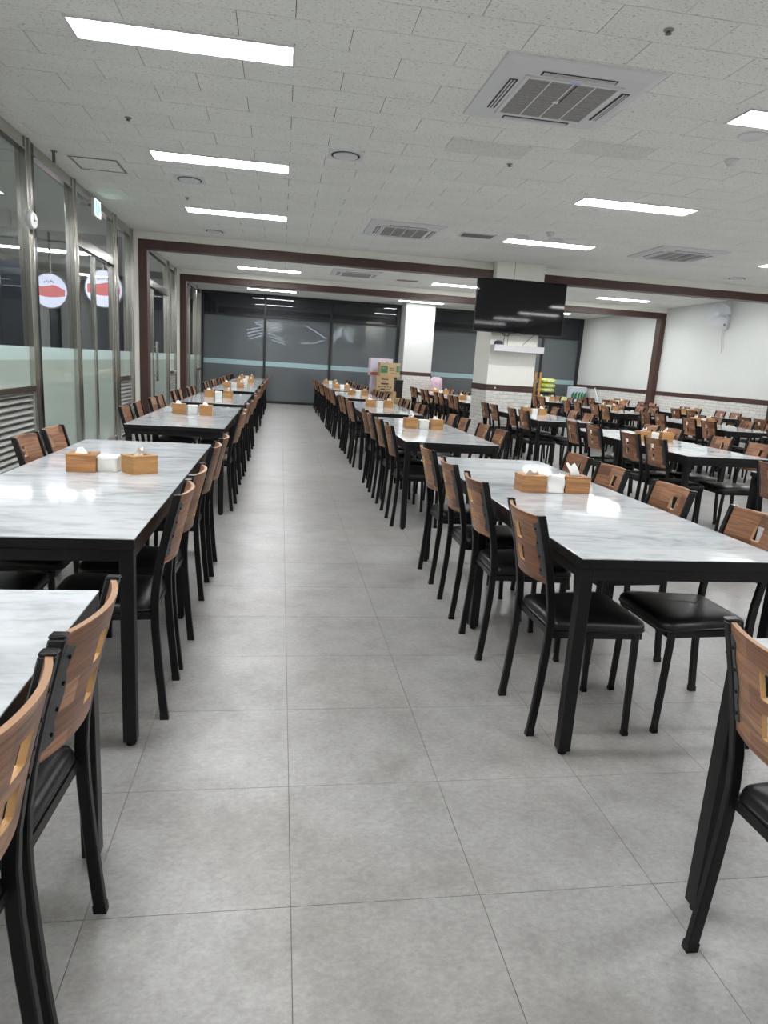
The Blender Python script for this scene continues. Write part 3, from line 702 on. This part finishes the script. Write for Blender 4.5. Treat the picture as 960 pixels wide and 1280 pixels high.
        sc = []
        for k in range(4):
            z = .595+.195*(k+.5)/4 + (.0 if k else 0); y = s*.125
            x = post_x(z)-.004-.006-.003-.030*(1-(y/.142)**2)
            sc.append(MB().disc((x, y, z), [(.0042, .001), (.0042, -.002), (.002, -.003)], 8, 'x').mesh('screw', 'screw'))
        P['sc'+nm] = sc
    return P
CH = build_chair_meshes()
ORD = ('first', 'second', 'third', 'fourth', 'fifth', 'sixth', 'seventh')
def chair(x, y, rz, lab, group, level):
    t = thing('dining_chair', lab, 'chair', (x, y, 0), rz, group)
    put('backrest', CH['back'], t)['label'] = 'curved walnut board with two square windows'
    st = put('seat', CH['seat'], t)
    put('seat_frame', CH['frame'], t)
    for k in ('leg_rl', 'leg_rr', 'leg_fl', 'leg_fr'):
        l = put('leg', CH[k], t)
        if level >= 1:
            put('leg_tip', CH['tip'+k], l)
            if 'r' == k[4]: put('post_cap', CH['cap'+k], l)
    if level >= 1:
        put('piping', CH['seatpipe'], st)
        for k in ('br_l', 'br_r'):
            b = put('back_bracket', CH[k], t)
            if level >= 2:
                for s_ in CH['sc'+k]: put('screw', s_, b)
    return t
# ---- table prototype meshes (one table seats four; two stand end to end)
TW, TL = .765, 1.18
def table_meshes():
    a, b = TW/2, TL/2; P = {}
    P['top'] = rbox(-a, a, -b, b, TT-.004, TT).mesh('tabletop', 'marble', bevel=.0008)
    P['edge'] = rbox(-a, a, -b, b, TT-.036, TT-.004).mesh('edge_band', 'edge', bevel=.001)
    q = MB(); i = .012
    for bx in ((-a+i, a-i, -b+i, -b+i+.025), (-a+i, a-i, b-i-.025, b-i), (-a+i, -a+i+.025, -b+i+.025, b-i-.025), (a-i-.025, a-i, -b+i+.025, b-i-.025)): q.box(*bx, TT-.078, TT-.036)
    P['apron'] = q.mesh('apron', 'black')
    l = .043
    P['legs'] = [rbox(sx*(a-.006)-(l if sx > 0 else 0), sx*(a-.006)+(0 if sx > 0 else l), sy*(b-.006)-(l if sy > 0 else 0), sy*(b-.006)+(0 if sy > 0 else l), .014, TT-.036).mesh('leg', 'black', bevel=.0025) for sx in (-1, 1) for sy in (-1, 1)]
    P['feet'] = [MB().disc((sx*(a-.0275), sy*(b-.0275), 0), [(.016, 0), (.016, .009), (.012, .010), (.012, .016)], 12).mesh('foot_glide', 'cap') for sx in (-1, 1) for sy in (-1, 1)]
    return P
TM = table_meshes()
def table(x, y, lab, group, detail=True):
    t = thing('dining_table', lab, 'table', (x, y, 0), 0, group)
    put('tabletop', TM['top'], t)['label'] = 'pale grey marble-look top'
    put('edge_band', TM['edge'], t); put('apron', TM['apron'], t)
    for l, f in zip(TM['legs'], TM['feet']):
        o = put('leg', l, t)
        if detail: put('foot_glide', f, o)
# ---- table boxes
def tissue_meshes():
    P = {}
    for k, mm in enumerate(('boxwood', 'boxwood2')):
        b = rbox(-.064, .064, -.055, .055, 0, .076); P['body%d' % k] = b.mesh('box_body', mm, bevel=.002)
        l = MB(); 
        for q in ((-.065, .065, -.056, -.018), (-.065, .065, .018, .056), (-.065, -.034, -.018, .018), (.034, .065, -.018, .018)): l.box(*q, .0765, .084)
        P['lid%d' % k] = l.mesh('lid', mm, bevel=.001)
    def tuft(seed, h, lean, w_=.036, flat=False):
        rnd = random.Random(seed); rings = []
        for j in range(6):
            u = j/5; z = .074+h*u; wd = w_*(1-.45*u if not flat else 1-.1*u); th = .014*(1-.8*u)
            ring = []
            for k in range(10):
                a = k*2*PI/10; wob = 1+.22*math.sin(3*a+seed+2*u)
                ring.append((wd*math.cos(a)*wob+lean*u, th*math.sin(a)*wob*1.3+.012*math.sin(4*u+seed), z+.012*u*math.sin(2*a+seed)+.004*rnd.random()))
            rings.append(ring)
        return MB().loft(rings).mesh('tissue', 'tissue', smooth=True)
    P['t0'] = tuft(1, .030, .005); P['t1'] = tuft(4, .022, -.01); P['t2'] = tuft(9, .062, -.026, .024, True); P['t3'] = tuft(13, .038, .0, .022)
    # napkin holder: rounded white container with a dished lid
    def rr(w_, d_, r, z, n=5):
        pts = []
        for cx, cy, a0 in ((w_-r, d_-r, 0), (-w_+r, d_-r, PI/2), (-w_+r, -d_+r, PI), (w_-r, -d_+r, 3*PI/2)):
            for j in range(n+1): a = a0+j*PI/2/n; pts.append((cx+r*math.cos(a), cy+r*math.sin(a), z))
        return pts
    P['hbody'] = MB().loft([rr(.043, .043, .014, 0), rr(.046, .046, .015, .004), rr(.047, .047, .016, .058)]).mesh('holder_body', 'holder', smooth=True)
    P['hlid'] = MB().loft([rr(.049, .049, .017, .0585), rr(.050, .050, .018, .066), rr(.046, .046, .018, .073), rr(.03, .03, .016, .070), rr(.012, .012, .008, .067)]).mesh('holder_lid', 'holder', smooth=True)
    # loose wavy napkin pile
    rings = []
    for j in range(7):
        u = j/6; z = .002+.082*u; rings.append([(x*(1+.08*math.sin(9*u+k)), y*(.9+.1*math.cos(7*u+k*.7)), z+.006*math.sin(k*.9)*u) for k, (x, y, _) in enumerate(rr(.050-.004*u, .045, .014, 0))])
    P['pile'] = MB().loft(rings).mesh('napkin_stack', 'tissue', smooth=True)
    return P
BX = tissue_meshes()
def tissue_box(x, y, rz, lab, k, tuft, group='wooden tissue boxes on the tables', sc=(1., 1.)):
    t = thing('tissue_box', lab, 'tissue box', (x, y, TT), rz, group)
    t.scale = (sc[0], sc[0], sc[1])
    put('box_body', BX['body%d' % k], t); put('lid', BX['lid%d' % k], t); put('tissue', BX[tuft], t)
def napkin_holder(x, y, rz, lab, pile=False, sc=(1., 1.)):
    t = thing('napkin_holder' if not pile else 'napkin_pile', lab, 'napkin holder' if not pile else 'napkins', (x, y, TT), rz, 'white napkin holders on the tables')
    t.scale = (sc[0], sc[0], sc[1])
    if pile: put('napkin_stack', BX['pile'], t)
    else: put('holder_body', BX['hbody'], t); put('holder_lid', BX['hlid'], t)

ROWS = {  # centre x, start y of each long table, phrase used in labels, names of the two sides (-x, +x)
 'L':  (-.812, [-.755, 2.085, 5.49, 8.36, 11.72, 14.35, 17.0], 'left of aisle', ('wall side', 'aisle side')),
 'R1': (1.362, [-1.045, 1.96, 5.16, 8.16, 11.36, 14.3, 17.0], 'right of aisle', ('aisle side', 'right side')),
 'R2': (3.69, [1.9, 5.03, 8.35, 11.95, 14.6], 'in television pillar row', ('left side', 'right side')),
 'R3': (6.32, [5.2, 8.2, 11.25, 14.4], 'next to rightmost row', ('left side', 'right side')),
 'R4': (8.18, [8.3, 11.5, 14.5], 'along the right wall', ('left side', 'right side')),
}
OFFS = {('L', 1, 0): [.34, .80, 1.605, 2.015], ('L', 1, 1): [.335, .735, 1.555, 1.965], ('R1', 1, 0): [.295, .93, 1.43, 2.00], ('R1', 1, 1): [.31, .90, 1.48, 1.93],
        ('L', 0, 1): [.30, .9, 1.635, 2.005], ('R1', 0, 0): [.3, .9, 1.6, 2.10], ('L', 2, 0): [.45, .95, 1.69, 2.11], ('R1', 2, 0): [.26, .86, 1.42, 1.96], ('R1', 2, 1): [.25, .72, 1.42, 1.90]}
CO = {('L', 0, 1, 3): (-.022, 0, -.05), ('L', 0, 1, 2): (-.026, .0, -.05), ('R1', 0, 0, 3): (-.008, -.03, 0.)}
nch = 0
XO = {('R1', 0): .06, ('L', 0): .015}
for key, (cx0, starts, phrase, sides) in ROWS.items():
    vis_i = 0
    for ti, y0 in enumerate(starts):
        cx = cx0 + XO.get((key, ti), 0.)
        seen = lambda a: any(in_frame((x, y, z), 0) for x in (cx-.38, cx+.38) for y in (a, a+TL) for z in (.4, TT))
        used = False; cx = cx0 + XO.get((key, ti), 0.)
        tl = ORD[vis_i]
        for h in (0, 1):
            if seen(y0+h*TL):
                used = True
                table(cx, y0+h*TL+TL/2 + (.0015 if h else -.0015), '%s marble-top black table of the %s long table %s' % (('nearer', 'farther')[h], tl, phrase), 'marble-top tables ' + phrase, y0 < 9)
        rnd = random.Random(hash((key, ti)) % 1000 if False else ord(key[0])*31+len(key)*7+ti*13+ord(key[-1]))
        for s in (0, 1):
            offs = OFFS.get((key, ti, s)) or [o + rnd.uniform(-.05, .05) for o in (.33, .80, 1.56, 2.03)]
            for n, o in enumerate(offs):
                sg = -1 if s == 0 else 1
                near = OFFS.get((key, ti, s)) is not None
                xx = cx + sg*(TW/2 + .035 + (rnd.uniform(-.015, .02) if not near else rnd.uniform(-.008, .008))); yy = y0+o
                if not any(in_frame((xx+dx, yy+dy, z), 0) for dx in (-.15, .2) for dy in (-.15, .15) for z in (0, .45, .8)): continue
                rz = (0 if s == 0 else PI) + rnd.uniform(-.05, .05)*(.6 if near else 1)
                ov = CO.get((key, ti, s, n))
                if ov: xx += ov[0]; yy += ov[1]; rz = (0 if s == 0 else PI) + ov[2]
                used = True
                dist = math.hypot(xx, yy); lv = 2 if dist < 3.4 else 1 if dist < 9.5 else 0
                chair(xx, yy, rz, 'black chair, %s of four on %s of %s long table %s' % (ORD[n], sides[s], tl, phrase), 'wood-backed chairs on the %s %s' % (sides[s], phrase), lv); nch += 1
        if in_frame((cx, y0+TL, TT), 20):
            r = random.Random(ti*5+len(key)); yb = y0+TL-.02
            ws = '%s long table %s' % (tl, phrase)
            if key == 'L' and ti == 1: spec = ((-.90, 3.285, .03, 0, 't1'), (-.79, 3.305, .0), (-.648, 3.285, .72, 1, 't3'))
            elif key == 'R1' and ti == 1: spec = ((1.25, 3.165, .04, 0, 't0'), (1.368, 3.16, .0), (1.483, 3.17, -.02, 0, 't2'))
            else:
                g = r.uniform(-.06, .06)
                spec = ((cx+g-.125, yb+r.uniform(-.03, .03), r.uniform(-.08, .08), 1, r.choice(('t0', 't1', 't3'))), (cx+g, yb+r.uniform(-.02, .02), r.uniform(-.1, .1)), (cx+g+.125, yb+r.uniform(-.03, .03), r.uniform(-.08, .08), 1, r.choice(('t0', 't3', 't3', 't1'))))
            a, b, c = spec; bs = (.94, 1.15) if ti != 1 or key not in ('L', 'R1') else (1., 1.); hs = (.98, 1.2) if bs[0] < 1 else (1., 1.)
            tissue_box(a[0], a[1], a[2], 'left wooden tissue box on ' + ws, a[3], a[4], sc=bs)
            napkin_holder(b[0], b[1], b[2], 'white napkin holder between tissue boxes on ' + ws if not (key == 'R1' and ti == 1) else 'wavy white napkin pile between tissue boxes on ' + ws, key == 'R1' and ti == 1, hs)
            tissue_box(c[0], c[1], c[2], 'right wooden tissue box on ' + ws, c[3], c[4], sc=bs)
        if used: vis_i += 1

# ================================================================== TELEVISION, SHELF, FAN
t = thing('television', 'large black television hung on the cream pillar', 'television', (3.79, 10.86, 2.335))
W, Hh = .752, .418
rbox(-W, W, -.018, .02, -Hh, Hh).obj('bezel', 'bezel', t, bevel=.004)
rbox(-W+.009, W-.009, -.0195, -.0175, -Hh+.016, Hh-.009).obj('screen', 'tv', t)
rbox(-.28, .28, .02, .06, -.25, .2).obj('rear_housing', 'bezel', t, bevel=.01)
rbox(-.2, .2, .06, .138, -.1, .15).obj('wall_bracket', 'bezel', t); rbox(-.03, .03, -.0205, -.0185, -Hh+.003, -Hh+.011).obj('logo_strip', 'grille', t)
MB().tube([(-.25, .03, -Hh+.01), (-.22, .04, -Hh-.03), (-.15, .04, -Hh-.035), (-.1, .03, -Hh+.01)], .006, 6).obj('cable', 'bezel', t)
t = thing('wall_shelf', 'white box shelf on the pillar below the television', 'shelf', (3.815, 10.88, 1.68))
rbox(-.42, .42, -.12, .12, -.05, -.038).obj('shelf_board', 'whiteplastic', t); rbox(-.42, .42, -.12, -.106, -.038, .05).obj('front_board', 'whiteplastic', t)
for s in (-.42, .408): rbox(s, s+.012, -.106, .12, -.038, .05).obj('side_board', 'whiteplastic', t)
t = thing('set_top_box', 'small grey rounded speaker on the white pillar shelf', 'speaker', (3.50, 10.90, 1.632))
MB().disc((0, 0, 0), [(.05, 0), (.072, .01), (.076, .09), (.07, .15), (.045, .165)], 20).obj('body', 'lobbydark', t, smooth=True); MB().disc((0, 0, 0), [(.03, .164), (.03, .168)], 16).obj('top_button', 'bezel', t)
def cable(name, pts, lab, r=.004, mm='bezel'): tag(MB().tube(pts, r, 6).obj(name, mm), lab, 'cable', 'cables under the television')
cable('power_cable', [(3.60, 10.93, 1.93), (3.60, 10.95, 1.84), (3.585, 10.9, 1.74), (3.59, 10.9, 1.65)], 'black cable dropping beside the grey speaker')
cable('power_cable', [(3.66, 10.93, 1.93), (3.67, 10.96, 1.80), (3.65, 10.92, 1.65)], 'thin black cable dropping to the shelf, right of speaker')
cable('aerial_cable', [(4.10, 10.92, 1.92), (4.0, 10.93, 1.83), (3.93, 10.93, 1.76), (3.9, 10.92, 1.65)], 'slanting black cable right of the shelf middle')
MB().disc((3.54, 10.985, 1.035), [(.016, 0), (.016, .008)], 12, 'y').obj('hook_button', 'whiteplastic', pl1)

t = thing('wall_fan', 'pale grey oscillating fan on the right wall', 'fan', (XR, 13.2, 2.6))
rbox(-.05, 0, -.07, .07, -.16, .12).obj('base', 'fanwhite', t, bevel=.012, seg=2)
MB().disc((-.047, 0, -.06), [(.028, .0), (.028, -.012)], 16, 'x').obj('dial', 'bezel', t)
MB().tube([(-.03, 0, .09), (-.09, .0, .12), (-.16, -.02, .13)], .022, 8).obj('arm', 'fanwhite', t, smooth=True)
hd = Vector((-.85, -.50, -.06)).normalized(); hc = Vector((-.20, -.03, .14))
Rm = hd.to_track_quat('Z', 'Y').to_matrix().to_4x4(); Rm.translation = hc
def fanpart(name, mb, mm, smooth=True, par=None):
    o = put(name, mb.mesh(name, mm, smooth=smooth), t); o.matrix_local = Rm; return o
fanpart('motor', MB().disc((0, 0, 0), [(.03, -.07), (.058, -.05), (.062, 0), (.05, .03)], 20), 'fanwhite')
fanpart('hub_cap', MB().disc((0, 0, 0), [(.055, .135), (.05, .145), (.03, .15)], 20), 'fanwhite')
R0 = .262
for k in range(3):
    b = MB(); a0 = k*2*PI/3; P_ = []
    for j in range(9):
        u = j/8; a = a0 + u*1.55; P_.append(((.03*math.cos(a), .03*math.sin(a), .07+.03*u), ((R0-.03)*math.cos(a), (R0-.03)*math.sin(a), .055+.055*u)))
    for (p0, p1), (q0, q1) in zip(P_[:-1], P_[1:]): b.hexa([p0, p1, q1, q0], [(x, y, z+.003) for x, y, z in (p0, p1, q1, q0)])
    fanpart('fan_blade', b, 'fanblade')
cg = MB()
for k in range(48):
    a = k*2*PI/48; c_, s_ = math.cos(a), math.sin(a)
    cg.tube([(.05*c_, .05*s_, .14), (.14*c_, .14*s_, .135), (R0*.93*c_, R0*.93*s_, .115), (R0*c_, R0*s_, .075), (R0*.9*c_, R0*.9*s_, .03), (.06*c_, .06*s_, .01)], .0016, 4)
for r, z in ((R0, .075), (R0*.7, .128)): cg.tube([(r*math.cos(k*2*PI/40), r*math.sin(k*2*PI/40), z) for k in range(41)], .003 if r == R0 else .0018, 5)
fanpart('cage', cg, 'fanwhite')
for dy, l in ((-.02, .42), (.03, .5)): MB().tube([(-.04, dy, -.13), (-.045, dy+.01, -.3), (-.03, dy-.04, -.13-l)], .0025, 5).obj('pull_cord', 'grille', t)
MB().tube([(-.01, .02, .12), (-.008, .05, .25), (-.008, -.03, ZC-2.6)], .004, 5).obj('power_cord', 'fanwhite', t)

# ================================================================== GOODS BY THE FAR WINDOWS
def carton(x, y, z, w_, d_, h_, rz, lab, mm='cardboard', prints=(), name='cardboard_box'):
    t = thing(name, lab, 'box', (x, y, z), rz)
    rbox(-w_/2, w_/2, -d_/2, d_/2, 0, h_).obj('carton', mm, t, bevel=.004)
    rbox(-w_/2, w_/2, -.03, .03, h_-.001, h_+.0015).obj('tape', 'holder', t)
    for k, (x0, x1, z0, z1, pm) in enumerate(prints): rbox(x0, x1, -d_/2-.003, -d_/2+.001, z0, z1).obj('print', pm, t)
    return t
Y1 = 17.5
carton(2.72, 17.95, 0, .62, .36, .62, .0, 'low brown carton at the bottom of the far box pile')
carton(2.71, 17.82, .6225, .46, .34, .375, -.04, 'brown carton with dark lettering, under the green-marked carton', prints=[(-.10, .08, .30, .325, 'kraftprint'), (-.05, .03, .24, .255, 'kraftprint'), (-.11, .09, .18, .215, 'kraftprint')]
       + [(-.18+k*.075, -.13+k*.075, .10+(.01 if k % 2 else 0), .125, 'kraftprint') for k in range(5)] + [(-.12, .0, .035, .07, 'kraftprint'), (.03, .14, .04, .06, 'kraftprint')])
carton(2.80, 17.83, 1.0, .53, .36, .36, .03, 'brown carton with two green squares, top of far pile', prints=[(-.24, -.06, .10, .27, 'green'), (.17, .24, .13, .29, 'green'), (-.22, -.08, .16, .18, 'cardboard'), (-.20, -.09, .21, .23, 'cardboard'), (.0, .12, .21, .225, 'kraftprint'), (-.02, .13, .16, .17, 'kraftprint'), (.02, .18, .09, .10, 'kraftprint')])
for k, (z, lab) in enumerate(((0, 'lilac box with orange edge at the bottom behind brown cartons'), (.503, 'lilac box with orange edge in the middle behind brown cartons'), (1.006, 'lilac box with orange edge on top behind brown cartons'))):
    carton(2.68-.05*(k == 2)+.02, 18.35, z, .60, .34, .50 if k < 2 else .46, .02*k, lab, 'lilac', [(-.30, .30, .01, .09, 'orange'), (.1, .2, .36, .38, 'kraftprint')], 'lilac_box')
carton(3.05, 16.9, 0, .34, .3, .5, .2, 'small brown carton on the floor beside the box pile', prints=[(-.1, .12, .36, .43, 'kraftprint')])
t = thing('garbage_bin', 'tall black bin standing beside the far pillar', 'bin', (3.15, 18.2, 0))
MB().loft([[(x*s_, y*s_, z) for x, y in ((-.10, -.16), (.10, -.16), (.10, .16), (-.10, .16))] for s_, z in ((.85, 0), (1, .88))]).obj('body', 'bezel', t, bevel=.01)
rbox(-.11, .11, -.17, .17, .88, .93).obj('lid', 'bezel', t, bevel=.01)
# cloth-wrapped pink bag on the window ledge between the pillars
t = thing('pink_bag', 'pink and white printed bag near the far middle window', 'bag', (4.38, 19.0, 0))
rbox(-.22, .22, -.2, .2, 0, .70).obj('carton', 'cardboard', t, bevel=.004)
rings = [[(x*s_, y*s_*.7, z) for x, y in [(.165*math.cos(a*PI/8)*(1+.1*math.sin(a*1.7)), .2*math.sin(a*PI/8)*(1+.1*math.cos(a*2.3))) for a in range(16)]] for s_, z in ((.9, .70), (1.05, .76), (1.0, .90), (.95, 1.0), (.7, 1.05), (.3, 1.06))]
MB().loft(rings).obj('bag_body', 'pink', t, smooth=True)
# stacked lime rice-style sacks on a trolley with pine post
t = thing('wooden_rack', 'yellow pine rack post beside the lime bags', 'rack', (6.98, 17.9, 0))
rbox(-.05, .0, -.20, -.15, 0, 1.37).obj('post', 'pinewood', t); rbox(-.05, .0, .15, .20, 0, 1.37).obj('post', 'pinewood', t)
for z in (.25, .7, 1.15): rbox(-.04, -.01, -.15, .15, z, z+.05).obj('rung', 'pinewood', t)
t = thing('black_crate', 'black crate under the stacked lime bags', 'crate', (7.22, 17.9, .62))
rbox(-.22, .22, -.18, .18, 0, .22).obj('body', 'bezel', t, bevel=.01)
for k in range(4): rbox(-.18+k*.1, -.12+k*.1, -.184, -.179, .06, .17).obj('vent_slot', 'green', t)
def sack(x, y, z, w_, d_, h_, lab, seed):
    rings = []
    for u, sc_ in ((0, .72), (.12, .93), (.35, 1.02), (.6, 1.03), (.85, .9), (1, .62)):
        rings.append([(w_*sc_*math.copysign(abs(math.cos(a*PI/10))**.6, math.cos(a*PI/10))*(1+.05*math.sin(a*3+seed)), d_*sc_*math.copysign(abs(math.sin(a*PI/10))**.6, math.sin(a*PI/10))*(1+.05*math.cos(a*2+seed)), u*h_) for a in range(20)])
    t = thing('lime_bag', lab, 'bag', (x, y, z), .1*seed, 'lime green bags')
    MB().loft(rings).obj('bag_body', 'lime', t, smooth=True)
    rbox(-w_*.5, w_*.45, -d_*1.06, -d_*1.0, h_*.3, h_*.62).obj('printed_panel', 'holder', t)
for k in range(3): sack(7.22+.01*k, 17.9, .84+k*.125, .21, .17, .125, ('bottom lime green bag on the black crate', 'middle lime green bag on the black crate', 'top lime green bag of the stack')[k], k)
sack(7.68, 17.9, .62, .17, .16, .13, 'single lime green bag beside the black crate', 2)
t = thing('storage_table', 'low black stand holding the crate and lime bags', 'stand', (7.66, 17.9, 0)); rbox(-.66, .25, -.2, .2, .58, .62).obj('stand_top', 'bezel', t)
for sx in (-.65, .2):
    for sy in (-.17, .14): rbox(sx, sx+.03, sy, sy+.03, 0, .58).obj('leg', 'bezel', t)
# wrapped drink packs by the far right window
def pack(x, y, z, w_, d_, h_, lab, green=True):
    t = thing('drink_pack', lab, 'drinks', (x, y, z), 0, 'wrapped drink packs')
    rbox(-w_/2, w_/2, -d_/2, d_/2, 0, h_).obj('wrap', 'bluewhite', t, bevel=.01)
    if green:
        rnd = random.Random(3)
        for k in range(5):
            x0 = -w_/2+.012+k*w_/5.1; MB().disc((x0+.04, -d_/2-.004, 0), [(.036, 0)], 4) if False else None
            b = MB(); b.loft([[(x0, -d_/2-.004, .01), (x0+.075, -d_/2-.004, .01), (x0+.075, -d_/2+.001, .01), (x0, -d_/2+.001, .01)], [(x0, -d_/2-.004, h_*.42), (x0+.075, -d_/2-.004, h_*.46), (x0+.075, -d_/2+.001, h_*.46), (x0, -d_/2+.001, h_*.42)],
                              [(x0+.045, -d_/2-.004, h_*.56), (x0+.085, -d_/2-.004, h_*.62), (x0+.085, -d_/2+.001, h_*.62), (x0+.045, -d_/2+.001, h_*.56)]]); b.obj('bottle_print', 'green', t)
pack(8.72, 19.2, .66, .48, .3, .36, 'pale wrapped pack printed with green bottles at far right')
pack(8.72, 19.2, .33, .48, .3, .325, 'pale wrapped drink pack, middle of the far right stack', False); pack(8.72, 19.2, 0, .48, .3, .325, 'pale wrapped drink pack at the floor, far right stack', False)
for k in range(2): pack(8.55, 18.5, k*.33, .6, .3, .325, ('pale blue wrapped pack on the floor by right wall', 'pale blue wrapped pack stacked by the right brick wall')[k], False)
t = thing('plastic_sheet_roll', 'pale pole leaning against the right brick wall', 'pole', (8.95, 18.6, 0))
MB().tube([(-.02, -.55, .55), (0.08, .1, 1.02)], .018, 8).obj('pole', 'holder', t); MB().tube([(-.16, -1.2, 0), (-.02, -.55, .55)], .018, 8).obj('pole_foot', 'holder', t)
print('chairs', nch, 'objects', len(bpy.data.objects))
